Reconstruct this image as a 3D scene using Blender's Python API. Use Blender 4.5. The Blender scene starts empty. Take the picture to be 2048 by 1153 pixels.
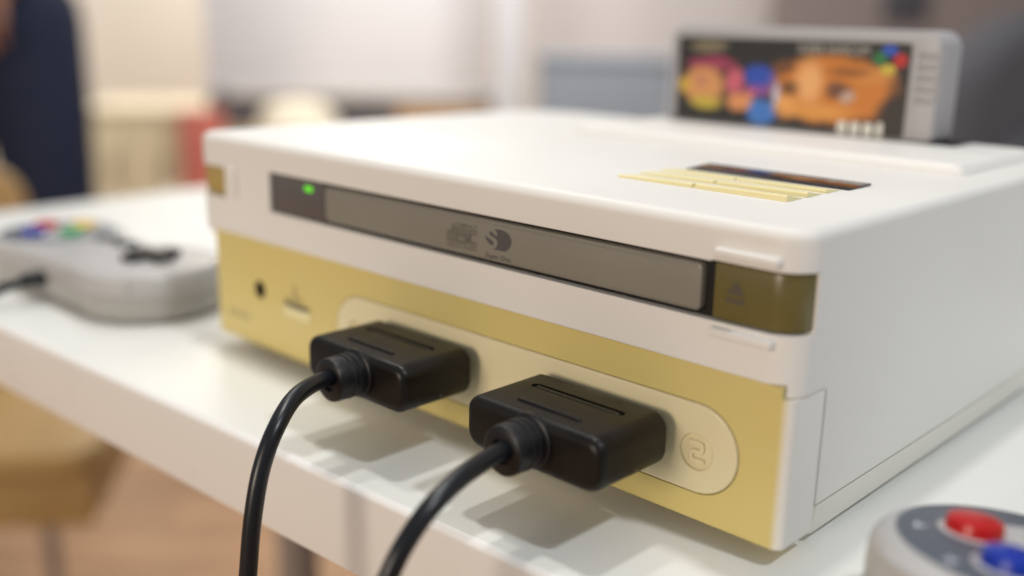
import bpy, bmesh, math, random
from mathutils import Vector, Matrix
from mathutils.geometry import tessellate_polygon
random.seed(7)
PI = math.pi
S = 0.001                       # most small things are modelled in millimetres
ZT = 0.75                       # height of the table top
ZC = 0.7555                     # height of the console's zero level (5.5 mm above the table)
scene = bpy.context.scene
C = scene.collection

# ------------------------------------------------------------------ camera
cam_d = bpy.data.cameras.new('camera')
cam = bpy.data.objects.new('camera', cam_d)
C.objects.link(cam)
scene.camera = cam
yaw, pit, rol = -0.7581, 0.2537, -0.0221
ca, sa, cb, sb, cc, sc_ = math.cos(yaw), math.sin(yaw), math.cos(pit), math.sin(pit), math.cos(rol), math.sin(rol)
fw = Vector((sa*cb, ca*cb, -sb)); r0 = Vector((ca, -sa, 0)); d0 = fw.cross(r0)
rt = cc*r0 + sc_*d0; dn = -sc_*r0 + cc*d0
cam.matrix_world = Matrix(((rt.x, -dn.x, -fw.x, 0.35338), (rt.y, -dn.y, -fw.y, -0.20083), (rt.z, -dn.z, -fw.z, 0.11788 + ZC), (0, 0, 0, 1)))
cam_d.sensor_width = 36.0
cam_d.lens = 36.0*2070.37/2048
cam_d.clip_start = 0.01
cam_d.clip_end = 100
cam_d.dof.use_dof = True
cam_d.dof.focus_distance = 0.2675
cam_d.dof.aperture_fstop = 4.0
cam_d.dof.aperture_blades = 0

# ------------------------------------------------------------------ light
w = bpy.data.worlds.new('World'); scene.world = w; w.use_nodes = True
bg = w.node_tree.nodes['Background']
bg.inputs[0].default_value = (0.93, 0.955, 1.0, 1)
bg.inputs[1].default_value = 0.31
def area(name, loc, target, size, power, col, shape='DISK'):
    l = bpy.data.lights.new(name, 'AREA'); l.shape = shape; l.size = size; l.energy = power; l.color = col
    o = bpy.data.objects.new(name, l); C.objects.link(o); o.location = loc
    o.rotation_euler = (Vector(target)-Vector(loc)).to_track_quat('-Z', 'Y').to_euler()
    return o
area('ceiling_lamp', (0.06, 0.20, 2.55), (0.10, 0.0, 0.75), 0.12, 8.2, (1.0, 0.995, 0.955))
area('ceiling_lamp', (-0.40, 0.26, 2.50), (0.10, 0.0, 0.75), 0.12, 5.2, (1.0, 0.99, 0.945))
area('side_lamp', (1.20, 0.08, 2.30), (0.15, -0.05, 0.75), 0.13, 11.5, (0.90, 0.95, 1.0))
area('background_fill', (-1.75, 0.90, 2.75), (-2.2, 1.5, 0.4), 1.3, 20.0, (1.0, 0.97, 0.93))  # added fill that lifts the background and floor, no known fitting
wl_ = area('board_fill', (-0.67, 0.93, 2.0), (-1.9, 1.75, 0.55), 0.5, 10.0, (0.98, 0.98, 1.0)); wl_.data.spread = math.radians(125)  # added fill aimed at the white board, not a fitting of the room
area('front_fill', (0.05, -2.60, 1.30), (0.1, 0.0, 0.75), 0.9, 33.0, (1.0, 0.85, 0.69))  # added low warm fill for the console's front faces, no known source
area('back_wall_fill', (-2.75, 2.15, 2.6), (-3.3, 2.4, 0.8), 0.7, 50.0, (1.0, 0.97, 0.91))  # extra light added only to brighten the cream back wall

scene.view_settings.view_transform = 'Standard'
scene.view_settings.look = 'None'
scene.view_settings.exposure = 0.0
scene.view_settings.gamma = 1.0
scene.render.engine = 'CYCLES'
scene.cycles.use_denoising = True
scene.cycles.max_bounces = 10
scene.cycles.sample_clamp_indirect = 6

# ------------------------------------------------------------------ materials
def mat(name, col, rough=0.4, spec=0.5, bevel=0.0, var=0.0, vscale=8.0, bump=0.0, bscale=600.0, coat=0.0, metal=0.0, speck=0.0, bdist=0.0002):
    m = bpy.data.materials.new(name); m.use_nodes = True
    nt = m.node_tree; b = nt.nodes['Principled BSDF']
    b.inputs['Base Color'].default_value = (*col, 1)
    b.inputs['Roughness'].default_value = rough
    b.inputs['Specular IOR Level'].default_value = spec
    b.inputs['Coat Weight'].default_value = coat
    b.inputs['Metallic'].default_value = metal
    tc = nt.nodes.new('ShaderNodeTexCoord')
    if var > 0:
        n = nt.nodes.new('ShaderNodeTexNoise'); n.inputs['Scale'].default_value = vscale; n.inputs['Detail'].default_value = 5
        nt.links.new(tc.outputs['Object'], n.inputs['Vector'])
        mx = nt.nodes.new('ShaderNodeMix'); mx.data_type = 'RGBA'
        mx.inputs['A'].default_value = (*[c*(1-var) for c in col], 1)
        mx.inputs['B'].default_value = (*[min(1, c*(1+var)) for c in col], 1)
        nt.links.new(n.outputs['Fac'], mx.inputs['Factor']); nt.links.new(mx.outputs['Result'], b.inputs['Base Color'])
        mr = nt.nodes.new('ShaderNodeMapRange'); mr.inputs['From Min'].default_value = 0.3; mr.inputs['From Max'].default_value = 0.7; mr.inputs['To Min'].default_value = rough*0.75; mr.inputs['To Max'].default_value = min(1, rough*1.25)
        nt.links.new(n.outputs['Fac'], mr.inputs['Value']); nt.links.new(mr.outputs['Result'], b.inputs['Roughness'])
    if speck != 0:
        v = nt.nodes.new('ShaderNodeTexVoronoi'); v.inputs['Scale'].default_value = 190; v.inputs['Randomness'].default_value = 1
        nt.links.new(tc.outputs['Object'], v.inputs['Vector'])
        sp = nt.nodes.new('ShaderNodeSeparateColor'); nt.links.new(v.outputs['Color'], sp.inputs['Color'])
        lt = nt.nodes.new('ShaderNodeMath'); lt.operation = 'LESS_THAN'; lt.inputs[1].default_value = 0.055
        nt.links.new(v.outputs['Distance'], lt.inputs[0])
        pick = nt.nodes.new('ShaderNodeMath'); pick.operation = 'LESS_THAN'; pick.inputs[1].default_value = 0.10
        nt.links.new(sp.outputs[0], pick.inputs[0])
        mu = nt.nodes.new('ShaderNodeMath'); mu.operation = 'MULTIPLY'; nt.links.new(lt.outputs[0], mu.inputs[0]); nt.links.new(pick.outputs[0], mu.inputs[1])
        ms = nt.nodes.new('ShaderNodeMix'); ms.data_type = 'RGBA'; nt.links.new(mu.outputs[0], ms.inputs['Factor'])
        if b.inputs['Base Color'].is_linked: nt.links.new(b.inputs['Base Color'].links[0].from_socket, ms.inputs['A'])
        else: ms.inputs['A'].default_value = (*col, 1)
        ms.inputs['B'].default_value = (0.30, 0.24, 0.18, 1) if speck > 0 else (0.42, 0.40, 0.37, 1)
        nt.links.new(ms.outputs['Result'], b.inputs['Base Color'])
    nrm = None
    if bevel > 0:
        bv = nt.nodes.new('ShaderNodeBevel'); bv.samples = 6; bv.inputs['Radius'].default_value = bevel; nrm = bv.outputs['Normal']
    if bump > 0:
        n2 = nt.nodes.new('ShaderNodeTexNoise'); n2.inputs['Scale'].default_value = bscale; n2.inputs['Detail'].default_value = 3
        nt.links.new(tc.outputs['Object'], n2.inputs['Vector'])
        bp = nt.nodes.new('ShaderNodeBump'); bp.inputs['Strength'].default_value = bump; bp.inputs['Distance'].default_value = bdist
        nt.links.new(n2.outputs['Fac'], bp.inputs['Height'])
        if nrm: nt.links.new(nrm, bp.inputs['Normal'])
        nrm = bp.outputs['Normal']
    if nrm: nt.links.new(nrm, b.inputs['Normal'])
    return m

M = {}
M['white'] = mat('white_plastic', (0.775, 0.75, 0.71), 0.46, 0.33, bevel=0.0005, var=0.025, vscale=14, bump=0.12, bscale=2600, bdist=0.00004, speck=1)
M['base'] = mat('base_plastic', (0.78, 0.76, 0.69), 0.4, 0.5, bevel=0.0005, var=0.025, vscale=14)
M['pill'] = mat('beige_port_plastic', (0.75, 0.665, 0.42), 0.38, 0.5, bevel=0.0004, var=0.04, vscale=22, bump=0.12, bscale=2600, bdist=0.00004)
M['key'] = mat('cream_key_plastic', (0.79, 0.70, 0.38), 0.4, 0.5, bevel=0.0003)
M['door'] = mat('taupe_door_plastic', (0.235, 0.218, 0.182), 0.36, 0.5, bevel=0.0003, var=0.05, vscale=30, bump=0.10, bscale=3000, bdist=0.00003, speck=-1)
M['window'] = mat('smoked_window', (0.115, 0.10, 0.095), 0.22, 0.5)
M['dark'] = mat('dark_cavity', (0.008, 0.007, 0.006), 0.6, 0.3)
M['amber'] = mat('olive_amber_plastic', (0.135, 0.108, 0.03), 0.26, 0.55, bevel=0.0004, var=0.06, vscale=40)
M['ochre'] = mat('ochre_button_plastic', (0.42, 0.30, 0.085), 0.35, 0.5, bevel=0.0004)
M['print'] = mat('grey_print', (0.09, 0.082, 0.08), 0.5, 0.3)
M['print_soft'] = mat('soft_grey_print', (0.135, 0.122, 0.098), 0.5, 0.3)
M['print_tan'] = mat('tan_print', (0.30, 0.25, 0.13), 0.5, 0.3)
M['print_eject'] = mat('dim_print', (0.092, 0.078, 0.055), 0.4, 0.4)
M['print_faint'] = mat('faint_print', (0.46, 0.365, 0.15), 0.5, 0.3)
M['lcd'] = mat('black_display_glass', (0.012, 0.012, 0.016), 0.10, 0.5)
M['plug'] = mat('black_connector_plastic', (0.006, 0.0046, 0.0034), 0.42, 0.27, bevel=0.0003, bump=0.3, bscale=1500, bdist=0.00010, var=0.2, vscale=60, speck=-1)
M['boot'] = mat('black_rubber', (0.008, 0.008, 0.010), 0.42, 0.35, bump=0.15, bscale=1500, bdist=0.00006)
M['cord'] = mat('black_cord', (0.007, 0.008, 0.011), 0.32, 0.42, bump=0.08, bscale=900, bdist=0.00006)
M['foot'] = mat('grey_rubber', (0.06, 0.06, 0.06), 0.8, 0.3)
M['table'] = mat('white_laminate', (0.835, 0.835, 0.795), 0.36, 0.5, var=0.012, vscale=9, bump=0.06, bscale=900, bdist=0.00006)
M['band'] = mat('white_edge_band', (0.83, 0.81, 0.78), 0.34, 0.5, var=0.012, vscale=20, bump=0.10, bscale=700, bdist=0.0001)
M['leg'] = mat('grey_steel_leg', (0.28, 0.24, 0.22), 0.45, 0.5)
M['padgrey'] = mat('light_grey_pad_plastic', (0.45, 0.44, 0.43), 0.4, 0.5, bevel=0.0004, var=0.03, vscale=25, bump=0.10, bscale=2600, bdist=0.00004)
M['padlow'] = mat('warm_grey_pad_plastic', (0.37, 0.355, 0.33), 0.4, 0.5, bevel=0.0004, var=0.03, vscale=25)
M['paddark'] = mat('slate_pad_plastic', (0.088, 0.10, 0.128), 0.45, 0.5, var=0.05, vscale=40, bump=0.10, bscale=2600, bdist=0.00004)
M['padwell'] = mat('silver_grey_pad_plastic', (0.50, 0.48, 0.48), 0.4, 0.5)
M['padtext'] = mat('pale_pad_print', (0.66, 0.68, 0.74), 0.5, 0.3)
M['red'] = mat('red_button', (0.48, 0.008, 0.008), 0.28, 0.45)
M['blue'] = mat('blue_button', (0.004, 0.028, 0.33), 0.28, 0.45)
M['yellow'] = mat('yellow_button', (0.72, 0.46, 0.02), 0.25, 0.5, coat=0.2)
M['green'] = mat('green_button', (0.03, 0.34, 0.13), 0.25, 0.5, coat=0.2)
M['cart'] = mat('grey_cartridge_plastic', (0.385, 0.37, 0.375), 0.45, 0.5, bevel=0.0005, var=0.03, vscale=25, bump=0.10, bscale=2600, bdist=0.00004)
M['labelblack'] = mat('label_black', (0.022, 0.019, 0.018), 0.35, 0.5)
def pm(n, c): M[n] = mat('label_'+n, c, 0.38, 0.5)
pm('lbeige', (0.22, 0.18, 0.11)); pm('lmagenta', (0.36, 0.045, 0.10)); pm('lorange', (0.66, 0.29, 0.10)); pm('lyellow', (0.56, 0.42, 0.05))
pm('lpink', (0.60, 0.13, 0.16)); pm('lblue', (0.025, 0.075, 0.42)); pm('lsky', (0.06, 0.20, 0.56)); pm('lpurple', (0.12, 0.07, 0.30))
pm('ltan', (0.62, 0.21, 0.035)); pm('lface', (0.74, 0.32, 0.085)); pm('lbrown', (0.20, 0.07, 0.02)); pm('lwhite', (0.72, 0.70, 0.62)); pm('lgrey', (0.32, 0.30, 0.26))
pm('lred', (0.45, 0.02, 0.02)); pm('lgreen', (0.02, 0.16, 0.05)); pm('lrim', (0.62, 0.40, 0.28)); pm('lhaze', (0.55, 0.62, 0.78))

def yellowed():
    # aged front: the plastic has yellowed on the face that sees daylight, the right return has not
    m = mat('yellowed_plastic', (0.64, 0.51, 0.16), 0.38, 0.5, bevel=0.0004, bump=0.12, bscale=2600, bdist=0.00004)
    nt = m.node_tree; b = nt.nodes['Principled BSDF']; tc = nt.nodes['Texture Coordinate']
    sx = nt.nodes.new('ShaderNodeSeparateXYZ'); nt.links.new(tc.outputs['Object'], sx.inputs[0])
    n = nt.nodes.new('ShaderNodeTexNoise'); n.inputs['Scale'].default_value = 14; n.inputs['Detail'].default_value = 6; n.inputs['Roughness'].default_value = 0.6
    nt.links.new(tc.outputs['Object'], n.inputs['Vector'])
    a = nt.nodes.new('ShaderNodeMix'); a.data_type = 'RGBA'; a.inputs['A'].default_value = (0.68, 0.52, 0.155, 1); a.inputs['B'].default_value = (0.65, 0.555, 0.235, 1)
    nt.links.new(n.outputs['Fac'], a.inputs['Factor'])
    mr = nt.nodes.new('ShaderNodeMapRange'); mr.interpolation_type = 'SMOOTHSTEP'
    mr.inputs['From Min'].default_value = 0.2466; mr.inputs['From Max'].default_value = 0.2493
    nt.links.new(sx.outputs['X'], mr.inputs['Value'])
    mx = nt.nodes.new('ShaderNodeMix'); mx.data_type = 'RGBA'; mx.inputs['B'].default_value = (0.79, 0.765, 0.72, 1)
    nt.links.new(a.outputs['Result'], mx.inputs['A']); nt.links.new(mr.outputs['Result'], mx.inputs['Factor'])
    nt.links.new(mx.outputs['Result'], b.inputs['Base Color'])
    return m
M['yellowed'] = yellowed()
def emit(name, col, st):
    m = mat(name, col, 0.3); b = m.node_tree.nodes['Principled BSDF']
    b.inputs['Emission Color'].default_value = (*col, 1); b.inputs['Emission Strength'].default_value = st
    return m
M['led'] = emit('green_indicator', (0.12, 0.72, 0.02), 0.55)

def wood_floor():
    m = mat('oak_floor', (0.55, 0.34, 0.2), 0.42, 0.4)
    nt = m.node_tree; b = nt.nodes['Principled BSDF']; tc = nt.nodes['Texture Coordinate']
    mp = nt.nodes.new('ShaderNodeMapping'); mp.inputs['Scale'].default_value = (1, 9, 1)
    nt.links.new(tc.outputs['Object'], mp.inputs['Vector'])
    n = nt.nodes.new('ShaderNodeTexNoise'); n.inputs['Scale'].default_value = 3.5; n.inputs['Detail'].default_value = 7; n.inputs['Distortion'].default_value = 0.6
    nt.links.new(mp.outputs['Vector'], n.inputs['Vector'])
    oi = nt.nodes.new('ShaderNodeObjectInfo')
    cr = nt.nodes.new('ShaderNodeValToRGB'); cr.color_ramp.elements[0].position = 0.3; cr.color_ramp.elements[0].color = (0.36, 0.205, 0.115, 1)
    cr.color_ramp.elements[1].position = 0.7; cr.color_ramp.elements[1].color = (0.60, 0.375, 0.22, 1)
    nt.links.new(n.outputs['Fac'], cr.inputs['Fac'])
    hs = nt.nodes.new('ShaderNodeHueSaturation')
    mr = nt.nodes.new('ShaderNodeMapRange'); mr.inputs['To Min'].default_value = 0.82; mr.inputs['To Max'].default_value = 1.15
    nt.links.new(oi.outputs['Random'], mr.inputs['Value']); nt.links.new(mr.outputs['Result'], hs.inputs['Value'])
    nt.links.new(cr.outputs['Color'], hs.inputs['Color']); nt.links.new(hs.outputs['Color'], b.inputs['Base Color'])
    return m
M['floor'] = wood_floor()
M['subfloor'] = mat('subfloor', (0.16, 0.09, 0.05), 0.8, 0.2)
def wallm(n, c, v=0.02): M[n] = mat(n, c, 0.85, 0.2, var=v, vscale=2.2, bump=0.15, bscale=120, bdist=0.0006)
wallm('cream_wall', (0.88, 0.82, 0.72)); wallm('grey_wall', (0.70, 0.655, 0.63)); wallm('mauve_wall', (0.27, 0.225, 0.21))
M['boardwhite'] = mat('white_board', (0.80, 0.775, 0.775), 0.3, 0.5, var=0.015, vscale=3)
M['boarddark'] = mat('dark_grey_finish', (0.11, 0.10, 0.105), 0.5, 0.4)
M['ochrewood'] = mat('honey_wood', (0.40, 0.25, 0.095), 0.45, 0.4, var=0.18, vscale=9)
M['beigewood'] = mat('beige_wood', (0.66, 0.57, 0.38), 0.5, 0.4, var=0.10, vscale=6)
M['palewood'] = mat('pale_wood', (0.70, 0.62, 0.45), 0.5, 0.4, var=0.08, vscale=6)
M['redcard'] = mat('red_card', (0.66, 0.19, 0.14), 0.55, 0.3, var=0.06, vscale=12)
M['creamfab'] = mat('cream_felt', (0.80, 0.72, 0.55), 0.8, 0.2, var=0.05, vscale=18)
M['orangecard'] = mat('orange_card', (0.47, 0.27, 0.12), 0.6, 0.3, var=0.08, vscale=14)
M['bluegrey'] = mat('blue_grey_fabric', (0.285, 0.315, 0.355), 0.7, 0.3, var=0.08, vscale=14)
M['slate'] = mat('slate_fabric', (0.085, 0.085, 0.098), 0.8, 0.25, var=0.15, vscale=20, bump=0.3, bscale=300, bdist=0.001)
M['navy'] = mat('navy_denim', (0.017, 0.022, 0.045), 0.85, 0.2, var=0.2, vscale=25, bump=0.4, bscale=400, bdist=0.001)
M['shirt'] = mat('blue_shirt', (0.008, 0.014, 0.075), 0.8, 0.2, var=0.15, vscale=12, bump=0.3, bscale=200, bdist=0.001)
M['skin'] = mat('skin', (0.30, 0.14, 0.09), 0.5, 0.4, var=0.05, vscale=30)
M['hair'] = mat('hair', (0.02, 0.014, 0.01), 0.6, 0.3)
M['sole'] = mat('brown_leather', (0.22, 0.12, 0.06), 0.6, 0.3)
M['pillar'] = mat('pale_grey_panel', (0.66, 0.655, 0.665), 0.45, 0.4, var=0.015, vscale=3)

# ------------------------------------------------------------------ helpers
def finish(name, me, m, parent=None, smooth=35):
    me.materials.clear(); me.materials.append(m)
    if smooth:
        for p in me.polygons: p.use_smooth = len(p.vertices) <= 4
        me.set_sharp_from_angle(angle=math.radians(smooth))
    o = bpy.data.objects.new(name, me); C.objects.link(o)
    if parent is not None: o.parent = parent
    return o
def from_bm(name, bm, m, parent=None, smooth=35):
    bmesh.ops.recalc_face_normals(bm, faces=bm.faces)
    me = bpy.data.meshes.new(name); bm.to_mesh(me); bm.free()
    return finish(name, me, m, parent, smooth)
def tag(o, label=None, cat=None, group=None, kind=None):
    if label: o['label'] = label
    if cat: o['category'] = cat
    if group: o['group'] = group
    if kind: o['kind'] = kind
    return o
def empty(name, loc=(0, 0, 0), rz=0.0, rot=None):
    o = bpy.data.objects.new(name, None); o.empty_display_size = 0.01; C.objects.link(o)
    o.location = loc; o.rotation_euler = rot if rot else (0, 0, rz)
    return o
def rbox_bm(x0, x1, y0, y1, z0, z1, r=0.0, seg=3, s=S, bm=None):
    b = bmesh.new()
    bmesh.ops.create_cube(b, size=1)
    for v in b.verts:
        v.co = Vector(((x0 if v.co.x < 0 else x1)*s, (y0 if v.co.y < 0 else y1)*s, (z0 if v.co.z < 0 else z1)*s))
    if r > 0:
        bmesh.ops.bevel(b, geom=list(b.edges), offset=r*s, segments=seg, profile=0.5, affect='EDGES')
    if bm is None: return b
    me = bpy.data.meshes.new('tmp'); b.to_mesh(me); b.free(); bm.from_mesh(me); bpy.data.meshes.remove(me)
    return bm
def rbox(name, m, parent, x0, x1, y0, y1, z0, z1, r=0.0, seg=3, s=S):
    return from_bm(name, rbox_bm(x0, x1, y0, y1, z0, z1, r, seg, s), m, parent)
def inset(poly, d):
    n = len(poly); out = []
    for i in range(n):
        a, b, c = poly[i-1], poly[i], poly[(i+1) % n]
        e1 = Vector((b[0]-a[0], b[1]-a[1])).normalized(); e2 = Vector((c[0]-b[0], c[1]-b[1])).normalized()
        n1 = Vector((-e1.y, e1.x)); n2 = Vector((-e2.y, e2.x)); bis = (n1+n2)
        k = bis.dot(n1)
        bis = bis/k if abs(k) > 1e-6 else n1
        out.append((b[0]+bis.x*d, b[1]+bis.y*d))
    return out
def loft(name, m, parent, poly, rings, fn, smooth=35, as_bm=False):
    """poly CCW in (u, v); rings [(inset, w)] ; fn(u, v, w) -> xyz in mm"""
    bm = bmesh.new(); prev = None; first = None
    for d, wv in rings:
        pl = inset(poly, d) if abs(d) > 1e-9 else poly
        vs = [bm.verts.new(Vector(fn(u, v, wv))*S) for u, v in pl]
        if prev is None:
            first = vs
        else:
            for i in range(len(vs)):
                bm.faces.new((prev[i], prev[(i+1) % len(vs)], vs[(i+1) % len(vs)], vs[i]))
        prev = vs
    bm.faces.new(prev); bm.faces.new(list(reversed(first)))
    if as_bm: return bm
    return from_bm(name, bm, m, parent, smooth)
def fillet(r, w0, w1, seg=4, both=True, r0=None):
    """ring list from w0 to w1 with rounded ends of radius r"""
    r0 = r if r0 is None else r0
    out = []
    sg = 1 if w1 > w0 else -1
    if r0 > 0:
        for i in range(seg+1):
            a = PI/2*i/seg; out.append((r0*(1-math.sin(a)), w0+sg*r0*(1-math.cos(a))))
    else: out.append((0, w0))
    if r > 0:
        for i in range(seg+1):
            a = PI/2*i/seg; out.append((r*(1-math.cos(a)), w1-sg*r*(1-math.sin(a))))
    else: out.append((0, w1))
    return out
def rrect(x0, x1, y0, y1, r, seg=8):
    rr = r if isinstance(r, (list, tuple)) else [r]*4      # order: (x1,y0) (x1,y1) (x0,y1) (x0,y0)
    pts = []
    for (cx, cy, a0), q in zip(((x1, y0, -PI/2), (x1, y1, 0), (x0, y1, PI/2), (x0, y0, PI)), rr):
        sx = -1 if cx == x1 else 1; sy = 1 if cy == y0 else -1
        if q <= 0: pts.append((cx, cy)); continue
        for i in range(seg+1):
            a = a0+PI/2*i/seg; pts.append((cx+sx*q+q*math.cos(a), cy+sy*q+q*math.sin(a)))
    return pts
def circle(cx, cy, r, n=40): return [(cx+r*math.cos(2*PI*i/n), cy+r*math.sin(2*PI*i/n)) for i in range(n)]
def capsule(ax, ay, bx, by, r, n=14):
    a = math.atan2(by-ay, bx-ax); pts = []
    for i in range(n+1): t = a-PI/2+PI*i/n; pts.append((bx+r*math.cos(t), by+r*math.sin(t)))
    for i in range(n+1): t = a+PI/2+PI*i/n; pts.append((ax+r*math.cos(t), ay+r*math.sin(t)))
    return pts
XY = lambda u, v, w_: (u, v, w_)
XZ = lambda u, v, w_: (u, w_, v)          # front-facing: w is y
def cut(o, cutters):
    for c in cutters:
        md = o.modifiers.new('cut', 'BOOLEAN'); md.operation = 'DIFFERENCE'; md.solver = 'EXACT'; md.object = c
    dg = bpy.context.evaluated_depsgraph_get(); dg.update()
    me = bpy.data.meshes.new_from_object(o.evaluated_get(dg))
    o.modifiers.clear()
    mm = o.data.materials[0]; old = o.data; o.data = me; bpy.data.meshes.remove(old)
    me.materials.clear(); me.materials.append(mm)
    for p in me.polygons: p.use_smooth = len(p.vertices) <= 4; p.material_index = 0
    me.set_sharp_from_angle(angle=math.radians(30))
    for c in cutters:
        d = c.data; bpy.data.objects.remove(c); bpy.data.meshes.remove(d)
    return o
def tmp(bm): return from_bm('cutter', bm, M['white'], None, 0)
def tube(name, m, parent, pts, r, n=14, s=1.0, sub=8, cap=True, smooth=60):
    """Catmull-Rom tube through pts; r number or list"""
    P = [Vector(p)*s for p in pts]; Q = []; Rr = []
    rl = r if isinstance(r, (list, tuple)) else [r]*len(P)
    for i in range(len(P)-1):
        p0 = P[max(i-1, 0)]; p1 = P[i]; p2 = P[i+1]; p3 = P[min(i+2, len(P)-1)]
        for k in range(sub):
            t = k/sub
            Q.append(0.5*((2*p1)+(p2-p0)*t+(2*p0-5*p1+4*p2-p3)*t*t+(3*p1-p0-3*p2+p3)*t**3)); Rr.append((rl[i]*(1-t)+rl[i+1]*t)*s)
    Q.append(P[-1]); Rr.append(rl[-1]*s)
    bm = bmesh.new(); prev = None; up = Vector((0.31, 0.17, 0.93))
    for i, q in enumerate(Q):
        t = (Q[min(i+1, len(Q)-1)]-Q[max(i-1, 0)]).normalized()
        a = (up - t*up.dot(t)).normalized(); up = a; b = t.cross(a)
        ring = [bm.verts.new(q+(a*math.cos(2*PI*j/n)+b*math.sin(2*PI*j/n))*Rr[i]) for j in range(n)]
        if prev:
            for j in range(n): bm.faces.new((prev[j], prev[(j+1) % n], ring[(j+1) % n], ring[j]))
        elif cap: bm.faces.new(list(reversed(ring)))
        prev = ring
    if cap: bm.faces.new(prev)
    return from_bm(name, bm, m, parent, smooth)
def lathe(name, m, parent, prof, fn, n=36, smooth=35):
    """prof [(r, w)] revolved; fn(u, v, w) -> xyz mm; ends closed"""
    bm = bmesh.new(); prev = None
    for r, wv in prof:
        ring = [bm.verts.new(Vector(fn(r*math.cos(2*PI*j/n), r*math.sin(2*PI*j/n), wv))*S) for j in range(n)]
        if prev:
            for j in range(n): bm.faces.new((prev[j], prev[(j+1) % n], ring[(j+1) % n], ring[j]))
        else: bm.faces.new(list(reversed(ring)))
        prev = ring
    bm.faces.new(prev)
    return from_bm(name, bm, m, parent, smooth)
def flat(name, m, parent, polys, fn, w_, smooth=0, th=0.0):
    """one mesh of flat polygons in a plane (print)"""
    vs, fs = [], []
    for k, pl in enumerate(polys):                      # each piece a hair above the one before
        o0 = len(vs); vs += [Vector(fn(u, v, w_+0.002*k))*S for u, v in pl]
        fs += [tuple(o0+q for q in t) for t in tessellate_polygon([[Vector((u, v, 0)) for u, v in pl]])]
    me = bpy.data.meshes.new(name); me.from_pydata(vs, [], fs)
    return finish(name, me, m, parent, smooth)
def text(name, m, parent, body, fn, w_, x0, y0, width, height, bold=0.0, shear=0.0):
    cu = bpy.data.curves.new('t', 'FONT'); cu.body = body; cu.size = 1; cu.resolution_u = 3; cu.offset = bold; cu.shear = shear
    to = bpy.data.objects.new('t', cu); C.objects.link(to)
    dg = bpy.context.evaluated_depsgraph_get(); dg.update()
    me = bpy.data.meshes.new_from_object(to.evaluated_get(dg))
    bpy.data.objects.remove(to); bpy.data.curves.remove(cu)
    xs = [v.co.x for v in me.vertices]; ys = [v.co.y for v in me.vertices]
    mx, my, kx, ky = min(xs), min(ys), width/(max(xs)-min(xs)), height/(max(ys)-min(ys))
    for v in me.vertices:
        v.co = Vector(fn(x0+(v.co.x-mx)*kx, y0+(v.co.y-my)*ky, w_))*S
    return finish(name, me, m, parent, 0)

# ------------------------------------------------------------------ setting: floor, walls
CA = math.radians(43.43)                       # the room behind runs square to the view
E1 = Vector((math.cos(CA), math.sin(CA), 0)); E2 = Vector((-math.sin(CA), math.cos(CA), 0))
EYE = Vector((0.353, -0.201, 0))
def room(a, b, z=0.0): return EYE + E1*a + E2*b + Vector((0, 0, z))     # a metres to the right of the view, b metres ahead
fl = rbox('floor', M['subfloor'], None, -5, 5, -3.5, 6.5, -0.10, -0.012, 0, s=1.0); tag(fl, kind='structure')
fl.rotation_euler = (0, 0, CA); fl.location = EYE
pk = rbox_bm(-0.599, 0.599, -0.0590, 0.0590, 0, 0.012, 0, s=1.0)
pme = bpy.data.meshes.new('plank'); pk.to_mesh(pme); pk.free(); pme.materials.append(M['floor'])
for i in range(-3, 3):
    for j in range(26):
        o = bpy.data.objects.new('plank', pme); C.objects.link(o); o.parent = fl
        o.location = (i*1.2+(0.4*(j % 3)), 0.25+j*0.12, -0.012)
rest = bmesh.new()
done = {(i, j) for i in range(-3, 3) for j in range(26)}
for i in range(-4, 5):
    for j in [j for j in range(-28, 50) if (i, j) not in done]:
        y = 0.25+j*0.12; x = i*1.2+0.4*(j % 3)
        rbox_bm(x-0.599, x+0.599, y-0.059, y+0.059, -0.012, 0, 0, s=1.0, bm=rest)
r_o = from_bm('floor_planks', rest, M['floor'], fl, 0); tag(r_o, kind='stuff')
wl = rbox('back_wall', M['cream_wall'], None, -5, 5, 4.2, 4.4, -0.05, 3.0, 0, s=1.0); tag(wl, kind='structure')
wl.rotation_euler = (0, 0, CA); wl.location = EYE

# ------------------------------------------------------------------ table
tb = empty('table', (0, 0, 0), math.radians(2.9))
tag(tb, 'white laminate table with rounded front edge under the game console', 'table')
tz1 = ZT*1000
TX0, TX1, TY0, TY1 = -318, 620, -50, 330
loft('tabletop', M['table'], tb, rrect(TX0+2.2, TX1, TY0+2.2, TY1, 3), fillet(0.0, tz1-26, tz1, r0=0.0), XY)
# edge band wraps the front and the left end, its upper edge rounded over
loft('edge_band', M['band'], tb, rrect(TX0, TX1, TY0, TY0+2.2, 0.0), [(0, tz1-26.5), (0, tz1-2.0)], XY) if False else None
bm = bmesh.new()
prof = [(2.2, -26.5)] + [(0.6*(1-math.sin(a)), -26.5+0.6*(1-math.cos(a))) for a in [PI/2*i/3 for i in range(4)]] + [(2.2*(1-math.cos(a)), -2.2+2.2*math.sin(a)) for a in [PI/2*i/6 for i in range(7)]]
prof[-1] = (2.2, 0.02)
cols = []
for x in (TX0, TX1):
    cols.append([bm.verts.new(Vector((x, TY0+d, tz1+z))*S) for d, z in prof])
for i in range(len(prof)-1):
    bm.faces.new((cols[0][i], cols[1][i], cols[1][i+1], cols[0][i+1]))
bm.faces.new(cols[0]); bm.faces.new(list(reversed(cols[1]))); bm.faces.new((cols[0][-1], cols[1][-1], cols[1][0], cols[0][0]))
from_bm('edge_band', bm, M['band'], tb, 40)
rbox('edge_band', M['band'], tb, TX0, TX0+2.0, TY0+2.3, TY1, tz1-26.4, tz1-0.1, 0.8)
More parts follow.
